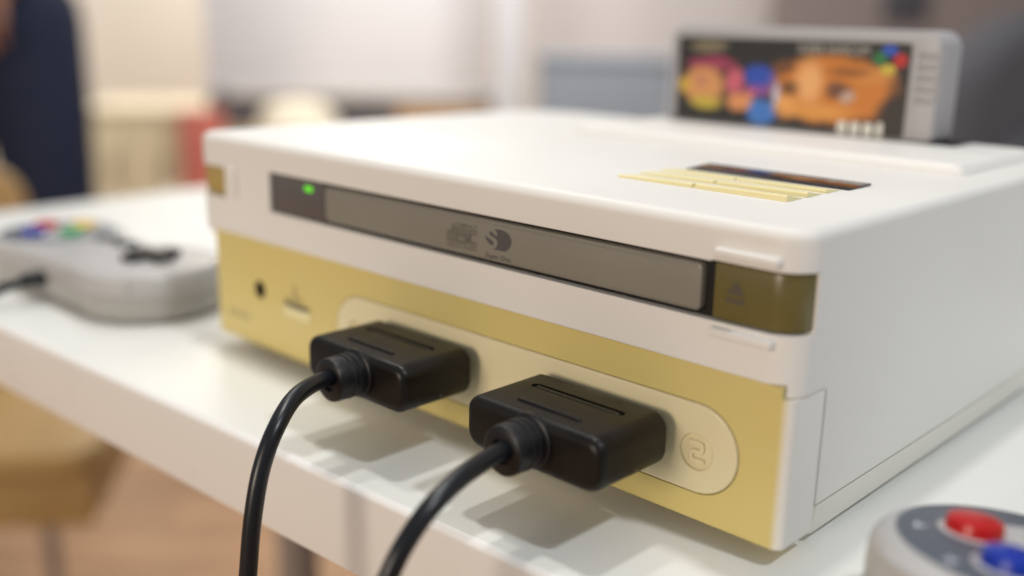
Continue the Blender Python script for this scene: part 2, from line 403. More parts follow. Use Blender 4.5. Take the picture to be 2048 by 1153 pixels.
for x, y in ((-262, 236), (-300, -28), (596, -28), (596, 300)):
    rbox('leg', M['leg'], tb, x-12, x+12, y-12, y+12, 0, tz1-26.6, 2)

# ------------------------------------------------------------------ console
co = empty('game_console', (0, 0, ZC))
tag(co, 'large white video game console with yellowed front panel and disc tray, on the white table', 'game console')
W, D, ZTOP = 250.0, 190.0, 75.0
plan = rrect(-2.2, W, 0, D, [8, 14, 30, 7], 10)
shell = loft('upper_shell', M['white'], co, plan, [(0, 6.2)] + [(3.0*(1-math.cos(a)), ZTOP-3.0*(1-math.sin(a))) for a in [PI/2*i/6 for i in range(7)]], XY)
shell.parent = None
# front opening below, where the yellowed panel sits, its upper rear corner rounded
pf = [(-3, 0), (16.2, 0), (16.2, 33.0)] + [(14.2+2.0*math.cos(a), 34.4+2.0*math.sin(a)) for a in [PI/2*i/4 for i in range(5)]] + [(-3, 36.4)]
b1 = loft('c', M['white'], None, pf, [(0, -3), (0, W+3)], lambda u, v, w_: (w_, u, v), as_bm=True)
b2 = rbox_bm(-3, 247.2, -3, 3.5, 20, 39.4)
tray = rbox_bm(45.9, 226.5, -3, 9, 50.9, 64.95, 0)
ej = rbox_bm(226.4, 256, -3, 7.4, 50.9, 65.3, 0)
pw = rbox_bm(-9, 17, -3, 6.6, 52.2, 63.2, 0)
cut(shell, [tmp(b) for b in (b1, b2, tray, ej, pw)])
shell.parent = co
loft('base_shell', M['base'], co, rrect(1.0, W-0.3, 17, D-2, [2, 13, 26, 2], 8), [(2.4, -3.4), (1.5, -3.0), (0.3, 5.0), (0.5, 5.25), (1.6, 5.3), (1.6, 7)], XY)
for x, y in ((22, 34), (228, 34), (26, 166), (226, 168)):
    lathe('foot', M['foot'], co, [(6, -5.5), (6.5, -5.0), (6.5, -3.3)], lambda u, v, w_, x=x, y=y: (x+u, y+v, w_))
# yellowed front panel
bz = loft('front_panel', M['yellowed'], co, rrect(6.0, W-0.1, 0.6, 16.1, [2.6, 0.6, 0.6, 2.6], 6), fillet(0.0, -1.0, 39.2, 4, r0=0.8), XY)
bz.parent = None
cut(bz, [tmp(rbox_bm(247.0, 260, -3, 30, 36.2, 60)), tmp(rbox_bm(-5, 260, 4, 30, 36.2, 60)),
         tmp(loft('c', M['dark'], None, circle(36.3, 20.75, 3.35, 28), [(0, -5), (0, 9)], XZ, as_bm=True)),
         tmp(loft('c', M['dark'], None, capsule(94.2, 18.0, 225.8, 18.0, 11.75, 24), [(0, -5), (0, 1.85)], XZ, as_bm=True))])
bz.parent = co
# shallow groove round the raised port strip, then the strip itself (w runs to -y)
NY = lambda u, v, w_: (u, -w_, v)
pill = loft('port_strip', M['pill'], co, capsule(94.2, 18.0, 225.8, 18.0, 11.5, 24), [(0, -1.9), (0, -0.75), (0.12, -0.45), (0.35, -0.25), (0.7, -0.18)], NY)
pill.parent = None
cutr = [tmp(loft('c', M['pill'], None, circle(cx, 17.2, 4.75, 40), [(0, -0.95), (0, 3)], NY, as_bm=True)) for cx in (225.8, 94.2)]
cut(pill, cutr)
pill.parent = co
for cx in (128.9, 197.5):
    loft('port_socket', M['dark'], pill, rrect(cx-17, cx+16.5, 14.5, 22.0, 3, 6), [(0, -1.0), (0, -0.12)], NY)
def stroke(poly2d, wd):
    return poly2d
two = [(-2.3, 2.75), (0.9, 2.75), (1.75, 2.45), (2.1, 1.6), (2.1, 0.55), (1.75, -0.25), (0.9, -0.55), (-0.55, -0.55), (-1.1, -0.8), (-1.1, -1.75), (2.3, -1.75), (2.3, -2.75), (-2.1, -2.75), (-2.1, -0.55), (-1.75, 0.2), (-0.9, 0.5), (0.55, 0.5), (1.05, 0.75), (1.05, 1.5), (0.6, 1.75), (-2.3, 1.75)]
loft('port_numeral', M['pill'], pill, list(reversed([(225.8+u, 17.2+v) for u, v in two])), [(0, -1.1), (0, -0.42), (0.16, -0.26)], NY)
one = [(-0.2, 2.75), (0.8, 2.75), (0.8, -2.75), (-0.3, -2.75), (-0.3, 1.5), (-1.3, 1.5), (-1.3, 2.1)]
loft('port_numeral', M['pill'], pill, list(reversed([(94.2+u, 17.2+v) for u, v in one])), [(0, -1.1), (0, -0.42), (0.16, -0.26)], NY)
# headphone jack, badge and maker's name on the left of the front panel
lathe('headphone_jack', M['dark'], co, [(3.3, -6), (3.3, -1.0), (3.1, -0.85), (2.3, -0.85), (2.3, -4.5)], lambda u, v, w_: (36.3+u, -w_, 20.75+v))
badge = loft('badge', M['key'], co, rrect(51.5, 67.5, 14.6, 19.2, 1.0, 4), [(0, -0.9), (0, -0.4), (0.2, -0.25)], NY)
text('badge_text', M['print'], badge, 'PlayStation', NY, -0.2, 52.2, 17.2, 14.6, 3.6, bold=0.03, shear=0.2)
flat('badge_emblem', M['print_faint'], co, [[(54, 21.6), (58.6, 21.0), (63.6, 21.2), (62.4, 22.6), (59.6, 23.2), (59.3, 26.2), (57.2, 26.8), (57.0, 22.8)]], NY, -0.55)
text('maker_text', M['print_tan'], co, 'SONY', NY, -0.55, 14.5, 7.2, 15.0, 2.5, bold=0.02)
# disc tray: black liner standing in for shade in the gaps, status window, door
rbox('tray_gap_shade', M['dark'], co, 45.95, 226.3, 2.6, 8.9, 50.95, 64.9)
win = rbox('status_window', M['window'], co, 46.1, 76.3, 1.0, 3.0, 51.2, 64.6, 0.3)
rbox('indicator_light', M['led'], win, 65.4, 69.8, 0.9, 1.3, 60.6, 62.5, 0.15)
door = loft('disc_door', M['door'], co, rrect(77.2, 223.9, 52.15, 63.85, 1.6, 5), [(0, -3.4), (0, -1.0), (0.2, -0.6), (0.75, -0.35), (0.95, -0.3)], NY)
rbox('door_lip', M['door'], door, 78.2, 223.0, 0.16, 0.5, 62.6, 63.0, 0.12, 2)
DW = -0.24
# compact disc mark
flat('disc_mark', M['print_soft'], door, [], NY, DW) if False else None
text('disc_mark', M['print_soft'], door, 'COMPACT', NY, DW, 139.6, 60.2, 9.2, 1.05, bold=0.02)
text('disc_mark', M['print_soft'], door, 'DIGITAL AUDIO', NY, DW, 136.4, 53.9, 12.4, 0.95, bold=0.02)
def ring_poly(pts_out, pts_in):
    polys = []
    n = len(pts_out)
    for i in range(n-1): polys.append([pts_out[i], pts_out[i+1], pts_in[i+1], pts_in[i]])
    return polys
def strokes(lines, wd):
    polys = []
    for ln in lines:
        for (ax, ay), (bx, by) in zip(ln[:-1], ln[1:]):
            d = Vector((bx-ax, by-ay)); L = d.length; d /= L; n = Vector((-d.y, d.x))*wd/2; e = d*wd*0.35
            polys.append([(ax-e.x+n.x, ay-e.y+n.y), (ax-e.x-n.x, ay-e.y-n.y), (bx+e.x-n.x, by+e.y-n.y), (bx+e.x+n.x, by+e.y+n.y)])
    return polys
x0, z0 = 136.4, 55.3
L_ = [[(3.0, 4.9), (3.0, 0.15), (0.9, 0.15), (0.2, 0.7), (0.2, 2.7), (0.9, 3.2), (3.0, 3.2)], [(2.3, 4.9), (2.3, 0.9), (1.1, 0.9), (0.9, 1.3), (0.9, 2.2), (1.2, 2.5), (2.3, 2.5)],
      [(3.9, 0.1), (3.9, 4.5)], [(4.6, 0.1), (4.6, 4.5)], [(5.3, 4.4), (8.6, 4.4)],
      [(8.4, 3.7), (5.9, 3.7), (5.4, 3.2), (5.4, 2.5), (5.9, 2.0), (7.4, 2.0), (7.8, 1.6), (7.8, 1.1), (7.4, 0.8), (5.3, 0.8)], [(8.4, 3.0), (6.2, 3.0), (6.2, 2.65), (7.9, 2.6), (8.5, 2.0), (8.5, 0.7), (7.8, 0.1), (5.3, 0.1)],
      [(12.3, 4.4), (9.9, 4.4), (9.2, 3.7), (9.2, 0.8), (9.9, 0.1), (12.3, 0.1)], [(12.3, 3.5), (10.4, 3.5), (10.0, 3.1), (10.0, 1.4), (10.4, 1.0), (12.3, 1.0)]]
for i, ln in enumerate(L_):
    flat('disc_mark', M['print_soft'], door, strokes([[(x0+u*1.0, z0+v) for u, v in ln]], 0.42), NY, DW+0.012*i)
# super disc mark: half-round D cut by an S
Dp = [(155.67, 61.52), (157.23, 61.67), (158.89, 61.67), (160.34, 61.37), (161.48, 60.72), (162.22, 59.79), (162.41, 58.85), (162.08, 57.74), (161.29, 56.63), (160.08, 55.86), (158.84, 55.76), (157.17, 55.78), (155.54, 55.77), (156.5, 56.45), (157.05, 57.4), (156.95, 58.25), (156.35, 58.85), (155.2, 59.25), (154.25, 59.55), (153.77, 60.04), (153.91, 60.49), (154.43, 60.72), (155.07, 60.55), (155.71, 60.01), (156.55, 59.6), (156.95, 60.07), (156.85, 60.7), (156.31, 61.19)]
flat('super_disc_mark', M['print'], door, [Dp], NY, DW)
Tp = [(152.49, 59.45), (152.84, 58.9), (153.84, 58.52), (154.97, 58.17), (155.55, 57.71), (155.6, 57.21), (155.15, 56.78), (154.41, 56.78), (153.94, 57.24), (153.12, 57.64), (152.51, 58.23), (152.31, 58.89)]
flat('super_disc_mark', M['print'], door, [Tp], NY, DW)
text('super_disc_text', M['print'], door, 'Super Disc', NY, DW, 152.4, 52.75, 10.0, 1.75, bold=0.012)
# eject button and power button follow the rounded corners of the shell
def corner_btn(name, m, side, xa, z0_, z1_, ins=1.0):
    r = 8.0-ins; pts = []
    if side > 0:
        pts = [(xa, ins)] + [(W-8+r*math.sin(a), 8-r*math.cos(a)) for a in [PI/2*i/10 for i in range(10)]] + [(W-ins, 7.2), (W-5, 7.2), (xa, 7.2)]
    else:
        pts = [(ins-2.2, 6.4)] + [(4.8-(r-1)*math.cos(a), 7-(r-1)*math.sin(a)) for a in [PI/2*i/10 for i in range(1, 11)]] + [(xa, ins), (xa, 6.4)]
    return loft(name, m, co, pts, fillet(0.7, z0_, z1_, 3), XY)
eb = corner_btn('eject_button', M['amber'], 1, 227.3, 51.3, 64.9, 0.7)
flat('eject_symbol', M['print_eject'], eb, [[(230.6, 57.9), (235.6, 57.9), (233.1, 61.4)], [(230.6, 55.9), (235.6, 55.9), (235.6, 57.1), (230.6, 57.1)]], NY, -0.64)
corner_btn('power_button', M['ochre'], -1, 16.4, 52.6, 62.8, 0.7)
for (xa, xb, za, zb) in ((227.8, 244.4, 66.3, 68.7), (227.8, 244.2, 47.5, 49.9)):
    rbox('grip_ridge', M['white'], co, xa, xb, -1.9, 1.5, za, zb, 0.75, 4)
rbox('grip_ridge', M['white'], co, 19.2, 25.0, -1.4, 1.5, 53.0, 64.6, 0.9, 4)
# top: keys, display, cartridge deck
for r_, y in enumerate((32.6, 43.0, 53.2)):
    kh = (1.7, 1.35, 1.0)[r_]
    for (xa, xb) in ((172.6, 197.7), (198.7, 226.2)):
        loft('key', M['key'], co, [(y+0.35, 74.5), (y+9.0, 74.5), (y+9.0, 75.04), (y+1.3, 75.05+kh), (y+0.7, 75.0+kh), (y+0.4, 74.6+kh)], [(0.12, xa), (0, xa+0.12), (0, xb-0.12), (0.12, xb)], lambda u, v, w_: (w_, u, v if v < 75 else 75+(v-75)*(0.45+0.5*(w_-172)/54)))
loft('display_window', M['lcd'], co, rrect(174.6, 228.0, 63.2, 77.0, 0.6, 3), [(0, 74.6), (0, 75.02), (0.2, 75.1)], lambda u, v, w_: (u, v, w_+(v-63.2)*0.045))
deck = loft('cartridge_deck', M['white'], co, rrect(84, 238, 116, 185, 5, 8), [(0, 74.9), (0.4, 76.0), (1.6, 77.6), (3.0, 78.3), (4.5, 78.5)], XY)
flat('slot_opening', M['dark'], deck, [rrect(93.5, 216.5, 163.5, 184, 1.5, 4)], XY, 78.53)

# ------------------------------------------------------------------ cartridge standing in the deck
ct = empty('game_cartridge', (0, 0, ZC))
tag(ct, 'grey game cartridge with dark colourful label standing in the console', 'game cartridge')
cx0, cx1, cy, cz0, cz1 = 95.5, 208.0, 165.0, 78.55, 117.2
body = loft('shell', M['cart'], ct, rrect(cx0, cx1, cz0, cz1, [2.5, 6, 6, 2.5], 8), [(1.2, -184), (0, -182.5), (0, -166.2), (0.4, -165.4), (1.2, -165)], NY)
body.parent = None
cuts = [tmp(rbox_bm(200.5, 212, 160, 165.9, z, z+1.7)) for z in (92.5, 96.3, 100.1, 103.9, 107.7)] + [tmp(rbox_bm(98.2, 198.2, 160, 165.6, 78, 113.2))]
cut(body, cuts); body.parent = ct
lab = loft('label', M['labelblack'], ct, rrect(99.2, 197.4, 79.4, 112.6, 1.5, 4), [(0, -165.6), (0, -165.45)], NY)
def LU(pts): # label picture coordinates (crop pixels) to mm
    out = []
    for x, y in pts:
        u = (x-110)/1590; top = 120+20*u; bot = 650+115*u; v = (bot-y)/(bot-top)
        out.append((99.2+98.2*u, 79.4+33.2*v))
    return out
def blob(cx, cy_, rx, ry, n=22, rot=0.0):
    return [(cx+rx*math.cos(t)*math.cos(rot)-ry*math.sin(t)*math.sin(rot), cy_+rx*math.cos(t)*math.sin(rot)+ry*math.sin(t)*math.cos(rot)) for t in [2*PI*i/n for i in range(n)]]
def label_print():
    # soft printed picture: blended patches of colour on black, no hard outlines
    m = mat('label_print', (0.02, 0.018, 0.017), 0.38, 0.5)
    nt = m.node_tree; b = nt.nodes['Principled BSDF']; tc = nt.nodes['Texture Coordinate']
    nz = nt.nodes.new('ShaderNodeTexNoise'); nz.inputs['Scale'].default_value = 160; nz.inputs['Detail'].default_value = 3
    nt.links.new(tc.outputs['Object'], nz.inputs['Vector'])
    ns = nt.nodes.new('ShaderNodeVectorMath'); ns.operation = 'SUBTRACT'; ns.inputs[1].default_value = (0.5, 0.5, 0.5)
    nt.links.new(nz.outputs['Color'], ns.inputs[0])
    nsc = nt.nodes.new('ShaderNodeVectorMath'); nsc.operation = 'SCALE'; nsc.inputs['Scale'].default_value = 0.0035
    nt.links.new(ns.outputs[0], nsc.inputs[0])
    wv = nt.nodes.new('ShaderNodeVectorMath'); nt.links.new(tc.outputs['Object'], wv.inputs[0]); nt.links.new(nsc.outputs[0], wv.inputs[1])
    cur = None
    blobs = [((340, 180), (170, 50), (0.20, 0.165, 0.10), .55), ((370, 290), (210, 60), (0.30, 0.04, 0.09), .6), ((320, 430), (190, 150), (0.62, 0.28, 0.10), .6),
             ((340, 545), (150, 60), (0.50, 0.38, 0.05), .5), ((165, 430), (60, 60), (0.55, 0.36, 0.05), .4), ((300, 400), (60, 50), (0.46, 0.20, 0.12), .3),
             ((560, 410), (85, 110), (0.55, 0.11, 0.15), .55), ((610, 540), (130, 65), (0.66, 0.27, 0.10), .6),
             ((735, 375), (125, 95), (0.025, 0.07, 0.40), .6), ((740, 460), (110, 45), (0.22, 0.07, 0.30), .4), ((680, 480), (60, 30), (0.55, 0.12, 0.20), .4),
             ((760, 610), (115, 110), (0.05, 0.18, 0.52), .6),
             ((1230, 450), (430, 235), (0.58, 0.19, 0.025), .72), ((1080, 400), (130, 190), (0.80, 0.40, 0.15), .25), ((930, 560), (110, 110), (0.78, 0.36, 0.10), .3),
             ((1150, 600), (300, 80), (0.70, 0.30, 0.06), .3), ((1480, 350), (170, 70), (0.62, 0.24, 0.05), .3),
             ((1330, 330), (190, 45), (0.30, 0.10, 0.015), .3), ((900, 310), (110, 55), (0.16, 0.06, 0.02), .4),
             ((1275, 455), (110, 70), (0.16, 0.06, 0.03), .35), ((945, 440), (85, 60), (0.17, 0.07, 0.025), .35), ((1335, 500), (60, 55), (0.50, 0.33, 0.25), .4),
             ((850, 490), (28, 110), (0.50, 0.50, 0.62), .4), ((1640, 600), (120, 200), (0.03, 0.02, 0.015), .35)]
    for (px, py), (rx, ry), col, inner in blobs:
        (cx, cz), = LU([(px, py)]); ax = rx/1590*98.2; az = ry/585*33.2
        sub = nt.nodes.new('ShaderNodeVectorMath'); sub.operation = 'SUBTRACT'; sub.inputs[1].default_value = (cx*S, 0, cz*S)
        nt.links.new(wv.outputs[0], sub.inputs[0])
        mul = nt.nodes.new('ShaderNodeVectorMath'); mul.operation = 'MULTIPLY'; mul.inputs[1].default_value = (1/(ax*S), 0, 1/(az*S))
        nt.links.new(sub.outputs[0], mul.inputs[0])
        ln = nt.nodes.new('ShaderNodeVectorMath'); ln.operation = 'LENGTH'; nt.links.new(mul.outputs[0], ln.inputs[0])
        mr = nt.nodes.new('ShaderNodeMapRange'); mr.interpolation_type = 'SMOOTHSTEP'
        mr.inputs['From Min'].default_value = 1.1; mr.inputs['From Max'].default_value = inner; nt.links.new(ln.outputs['Value'], mr.inputs['Value'])
        mx = nt.nodes.new('ShaderNodeMix'); mx.data_type = 'RGBA'; mx.inputs['B'].default_value = (*col, 1)
        if cur is None: mx.inputs['A'].default_value = (0.02, 0.018, 0.017, 1)
        else: nt.links.new(cur, mx.inputs['A'])
        nt.links.new(mr.outputs['Result'], mx.inputs['Factor']); cur = mx.outputs['Result']
    nt.links.new(cur, b.inputs['Base Color'])
    return m
lab.data.materials.clear(); lab.data.materials.append(label_print())
shapes = [('lblue', blob(1570, 185, 48, 38)), ('lred', blob(1640, 250, 42, 48)), ('lyellow', blob(1570, 310, 48, 36)), ('lgreen', blob(1515, 240, 42, 46)),
          ('lwhite', rrect(1290, 1350, 655, 745, 18, 3)), ('lwhite', rrect(1372, 1432, 660, 752, 18, 3)), ('lwhite', rrect(1454, 1514, 665, 758, 18, 3)), ('lwhite', rrect(1536, 1575, 660, 764, 14, 3))]
for i, (mm_, pl) in enumerate(shapes):
    flat('printed_shape', M[mm_], lab, [LU(pl)], NY, -165.42+0.006*i)
text('printed_text', M['lgrey'], lab, 'SUPER FAMICOM', NY, -165.2, 153.5, 108.0, 28.5, 3.4, bold=0.03)

# ------------------------------------------------------------------ connector plugs with their cords
def plug(cx, label, path, bx):
    t = empty('connector_plug', (cx*S, 0, ZC))
    tag(t, label, 'connector plug', 'controller plugs in the front ports')
    b = loft('plug_body', M['plug'], t, rrect(-22.2, 22.2, 12.1, 26.1, [5.0, 4.2, 4.2, 5.0], 8), fillet(2.5, 3.6, 29.2, 5, r0=0.5), lambda u, v, w_: (u, -w_, v))
    loft('contact_shroud', M['dark'], t, rrect(-17.5, 17.0, 14.5, 22.3, 3, 5), [(0, 0.1), (0, 4.2)], lambda u, v, w_: (u, -w_, v))
    # raised grip bars with rounded ends across the top, and the mould seam
    b.parent = None
    cut(b, [tmp(loft('c', M['plug'], None, capsule(-13.5, -11.7, 13.5, -11.7, 1.5, 8), [(0, 25.45), (0, 30)], XY, as_bm=True))])
    b.parent = t
    for y in (-22.3,):
        loft('grip_bar', M['plug'], t, capsule(-9.5, y, 9.5, y, 0.75, 8), [(0, 25.8), (0, 26.35), (0.25, 26.65), (0.5, 26.75)], XY)
    loft('grip_bar', M['plug'], t, capsule(-12.9, -11.7, 12.9, -11.7, 0.8, 8), [(0, 25.3), (0, 25.75), (0.25, 26.0), (0.5, 26.05)], XY)
    bzc = 20.2
    prof = [(7.0, 28.4), (7.0, 29.8), (6.7, 30.0), (6.05, 30.15), (6.05, 31.2), (6.35, 31.5), (6.35, 32.2), (6.05, 32.5), (6.05, 33.0), (6.4, 33.3), (6.4, 34.2), (6.05, 34.5), (6.0, 35.4), (6.3, 35.7), (6.3, 38.0), (6.1, 38.8), (5.5, 39.2), (3.2, 39.2), (3.0, 38.0)]
    lathe('strain_relief', M['boot'], t, prof, lambda u, v, w_: (bx+u, -w_, bzc+v), 40)
    tube('cord', M['cord'], t, [(x-cx, y, z) for x, y, z in path], 2.3, 18, S, 10)
    return t
plug(197.5, 'black connector plug in the port marked 2, nearer the camera, cord over the table edge',
     [(198.9, -33, 20.4), (199.3, -42, 21.0), (201.6, -56, 20.0), (203.0, -66, 16.8), (203.0, -72.5, 11.5), (202.3, -76.3, 5.5), (201.2, -78.6, -1.5), (199, -81, -20), (197, -83, -80), (200, -84, -300), (206, -83, -600), (215, -80, -725), (260, -60, -753), (330, -20, -753)], 0.5)
plug(128.9, 'black connector plug in the far port, blurred, left of the other plug',
     [(131.2, -33, 20.4), (132.5, -42, 21.5), (138.5, -55, 21.5), (143.4, -64.5, 16.8), (145.0, -70.0, 8.5), (145.6, -73.2, -2.0), (145.6, -75.2, -15), (145.4, -77, -35), (145, -79, -90), (142, -80, -300), (140, -80, -600), (130, -78, -725), (80, -60, -753), (20, -30, -753)], 2.2)

# ------------------------------------------------------------------ game controllers
def controller(loc, rot, label, cord_path):
    t = empty('game_controller', loc, rot=rot)
    tag(t, label, 'game controller', 'game controllers lying on the table')
    R = 30.5; A0, A1 = math.asin(28.8/30.5), math.asin(19/30.5)
    out = []
    n = 40
    for i in range(n+1):
        a = -PI+A1 + (PI-A0+PI-A1)*i/n; out.append((40+R*math.cos(a), R*math.sin(a)))
    for i in range(n+1):
        a = A0 + (PI-A1+0 + PI - A0)*i/n
        a = A0 + (2*PI-A1-A0)*i/n; out.append((-40+R*math.cos(a), R*math.sin(a)))
    up = lambda u, v, w_: (u, v, w_)
    loft('upper_half', M['padgrey'], t, out, [(0.3, -9.6), (0.0, -9.2)] + [(5.5*(1-math.cos(a)), -5.5*(1-math.sin(a))*0.9) for a in [PI/2*i/6 for i in range(7)]], up)
    loft('lower_half', M['padlow'], t, out, [(5.5, -21.3), (4, -21.1), (2.0, -19.8), (0.8, -17), (0.2, -13), (0.3, -9.9), (0.6, -9.62)], up)
    # four-button side
    loft('button_plate', M['paddark'], t, circle(40, 0, 26.0, 56), [(0, -0.4), (0, 0.05), (0.25, 0.18)], up)
    k = 12.3
    bpos = {'red': (40+k, 0), 'blue': (40, k), 'yellow': (40, -k), 'green': (40-k, 0)}
    for a_, b_ in (('red', 'yellow'), ('blue', 'green')):
        (ax, ay), (bx_, by_) = bpos[a_], bpos[b_]
        loft('button_well', M['padwell'], t, capsule(ax, ay, bx_, by_, 7.0, 16), [(0, 0.05), (0, 0.22), (0.25, 0.32)], up)
    for c_, (x, y) in bpos.items():
        lathe('action_button', M[c_], t, [(5.6, 0.2), (5.6, 2.2), (5.3, 2.9), (4.5, 3.35), (3.0, 3.6), (1.2, 3.7)], lambda u, v, w_, x=x, y=y: (x+u, y+v, w_), 32)
    for ch, (x, y) in {'A': (40+k+7.8, 8.1), 'X': (40+7.8, k+8.1), 'B': (40-8.2, -k-8.1), 'Y': (40-k-8.2, -8.1)}.items():
        text('button_letter', M['padtext'], t, ch, up, 0.2, x-1.3, y-1.6, 2.7, 3.2, bold=0.02)
    # direction pad
    lathe('pad_ring', M['padwell'], t, [(15.5, -0.2), (15.5, 0.1), (15.2, 0.25), (13.0, 0.25)], lambda u, v, w_: (-40+u, v, w_), 40)
    h, g = 4.1, 12.0
    cross = [(h, -g), (h, -h), (g, -h), (g, h), (h, h), (h, g), (-h, g), (-h, h), (-g, h), (-g, -h), (-h, -h), (-h, -g)]
    loft('direction_pad', M['plug'], t, [(-40+u, v) for u, v in cross], [(0, 0.1), (0, 2.6), (0.5, 3.1), (1.4, 3.3)], up)
    for x in (-9.5, 5.5):
        loft('menu_button', M['foot'], t, capsule(x-1.6, -8.6, x+3.4, -3.6, 2.0, 10), [(0, -0.2), (0, 1.1), (0.4, 1.6)], up)
    for sgn in (-1, 1):
        pts = [(sgn*40+31.0*math.cos(a), 31.0*math.sin(a)) for a in [math.radians(d) for d in range(48, 133, 6)]]
        ins_ = [(sgn*40+27*math.cos(a), 27*math.sin(a)) for a in [math.radians(d) for d in range(132, 47, -6)]]
        loft('shoulder_button', M['padgrey'], t, pts+ins_, fillet(0.8, -9.0, -1.8, 3), up)
    if cord_path:
        lathe('strain_relief', M['boot'], t, [(3.6, 26), (3.6, 31), (3.0, 37), (2.2, 38)], lambda u, v, w_: (u, w_, v-10.5), 20)
        tube('cord', M['cord'], t, cord_path, 2.0, 12, S, 8)
    return t
# left: end with the direction pad towards the console, cord side to the front
controller((-0.094, 0.003, ZC+0.016), (0, 0, math.radians(183.5)), 'grey game controller with black direction pad at the far left of the console',
           [(0, 30, -10.5), (0, 38, -10.8), (4, 46, -14), (9, 53, -20), (11, 62, -28), (11, 72, -60), (10, 75, -140), (10, 76, -300), (14, 76, -600), (30, 66, -764)])
# right: rounded end with red and blue buttons towards the console
controller((0.3429, -0.0008, ZC+0.0193), (math.radians(8), 0, math.radians(176)), 'grey game controller with red and blue buttons at the near right corner', None)

# ------------------------------------------------------------------ the room behind
def put(t, a, b, rz=0.0):
    t.location = room(a, b, 0.0); t.rotation_euler = (0, 0, CA+rz); return t
# visitor standing on the left, hip and hand level with the view
def skin(name, m, parent, verts, edges, radii, sub=2, root=0):
    me = bpy.data.meshes.new(name); me.from_pydata([Vector(v) for v in verts], edges, [])
    o = bpy.data.objects.new(name, me); C.objects.link(o)
    md = o.modifiers.new('skin', 'SKIN'); md.use_smooth_shade = True
    for i, r in enumerate(radii):
        sv = me.skin_vertices[0].data[i]; sv.radius = (r if isinstance(r, tuple) else (r, r)); sv.use_root = (i == root)
    ss = o.modifiers.new('sub', 'SUBSURF'); ss.levels = sub; ss.render_levels = sub
    dg = bpy.context.evaluated_depsgraph_get(); dg.update()
    nm = bpy.data.meshes.new_from_object(o.evaluated_get(dg)); bpy.data.objects.remove(o); bpy.data.meshes.remove(me)
    return finish(name, nm, m, parent, 180)
def chain(n): return [(i, i+1) for i in range(n-1)]
pe = empty('person'); put(pe, -0.975, 1.93, math.radians(-12))
tag(pe, 'person in navy trousers and blue shirt standing behind the far end of the table', 'person')
# body: head, neck, arms and hands (one surface)
bv = [(0, 0, 1.12), (0, 0, 1.30), (0, 0, 1.44), (0, 0.0, 1.52), (0, -0.01, 1.60), (0, -0.015, 1.68), (0, 0.0, 1.75),
      (0.17, 0, 1.42), (0.225, 0.01, 1.20), (0.215, -0.05, 1.06), (0.15, -0.13, 0.92), (0.13, -0.15, 0.875),
      (-0.17, 0, 1.42), (-0.235, 0.01, 1.18), (-0.24, -0.02, 0.98), (-0.24, -0.03, 0.86), (-0.24, -0.03, 0.80)]
be = [(0, 1), (1, 2), (2, 3), (3, 4), (4, 5), (5, 6), (2, 7), (7, 8), (8, 9), (9, 10), (10, 11), (2, 12), (12, 13), (13, 14), (14, 15), (15, 16)]
br = [0.12, 0.13, 0.10, 0.055, 0.07, 0.085, 0.06, 0.055, 0.043, 0.038, 0.026, (0.042, 0.022), 0.055, 0.043, 0.036, 0.026, (0.042, 0.022)]
pb = skin('body', M['skin'], pe, bv, be, br)
for hx, hy, hz, dx, dz in ((0.13, -0.15, 0.865, -0.10, -1), (-0.24, -0.03, 0.79, 0.0, -1)):
    for k, (ln, off) in enumerate(((0.062, -0.030), (0.072, -0.010), (0.068, 0.010), (0.052, 0.028))):
        p0 = (hx+off, hy, hz); p1 = (hx+off*1.15+dx*ln*0.5, hy-0.008, hz-ln*0.55); p2 = (hx+off*1.1+dx*ln, hy+0.010, hz-ln)
        skin('finger', M['skin'], pb, [p0, p1, p2], chain(3), [0.0095, 0.0085, 0.007], 1)
    skin('thumb', M['skin'], pb, [(hx+0.03, hy-0.01, hz+0.03), (hx+0.052, hy-0.025, hz+0.0), (hx+0.05, hy-0.03, hz-0.025)], chain(3), [0.012, 0.010, 0.008], 1)
skin('hair', M['hair'], pe, [(0, 0.02, 1.66), (0, 0.01, 1.76), (0, -0.02, 1.79)], chain(3), [0.085, 0.075, 0.04])
skin('shirt', M['shirt'], pe, [(0, 0, 0.90), (0, 0, 1.05), (0, 0, 1.25), (0, 0, 1.40), (0.17, 0, 1.425), (0.225, 0.01, 1.22), (-0.17, 0, 1.425), (-0.235, 0.01, 1.2), (0, 0, 1.455)],
     [(0, 1), (1, 2), (2, 3), (3, 4), (4, 5), (3, 6), (6, 7), (3, 8)], [(0.155, 0.12), (0.15, 0.115), (0.165, 0.12), (0.13, 0.10), 0.075, 0.062, 0.075, 0.062, 0.07])
skin('trousers', M['navy'], pe, [(0, 0, 0.98), (0, 0.0, 0.88), (0.10, 0, 0.80), (0.125, -0.01, 0.50), (0.13, 0.01, 0.09), (-0.10, 0, 0.80), (-0.12, -0.01, 0.50), (-0.13, 0.01, 0.09)],
     [(0, 1), (1, 2), (2, 3), (3, 4), (1, 5), (5, 6), (6, 7)], [(0.165, 0.125), (0.165, 0.125), (0.105, 0.11), 0.082, 0.075, (0.105, 0.11), 0.082, 0.075])
for sx in (-1, 1):
    skin('shoe', M['sole'], pe, [(sx*0.13, 0.03, 0.045), (sx*0.135, -0.08, 0.04), (sx*0.14, -0.18, 0.032)], chain(3), [0.045, 0.045, 0.032])

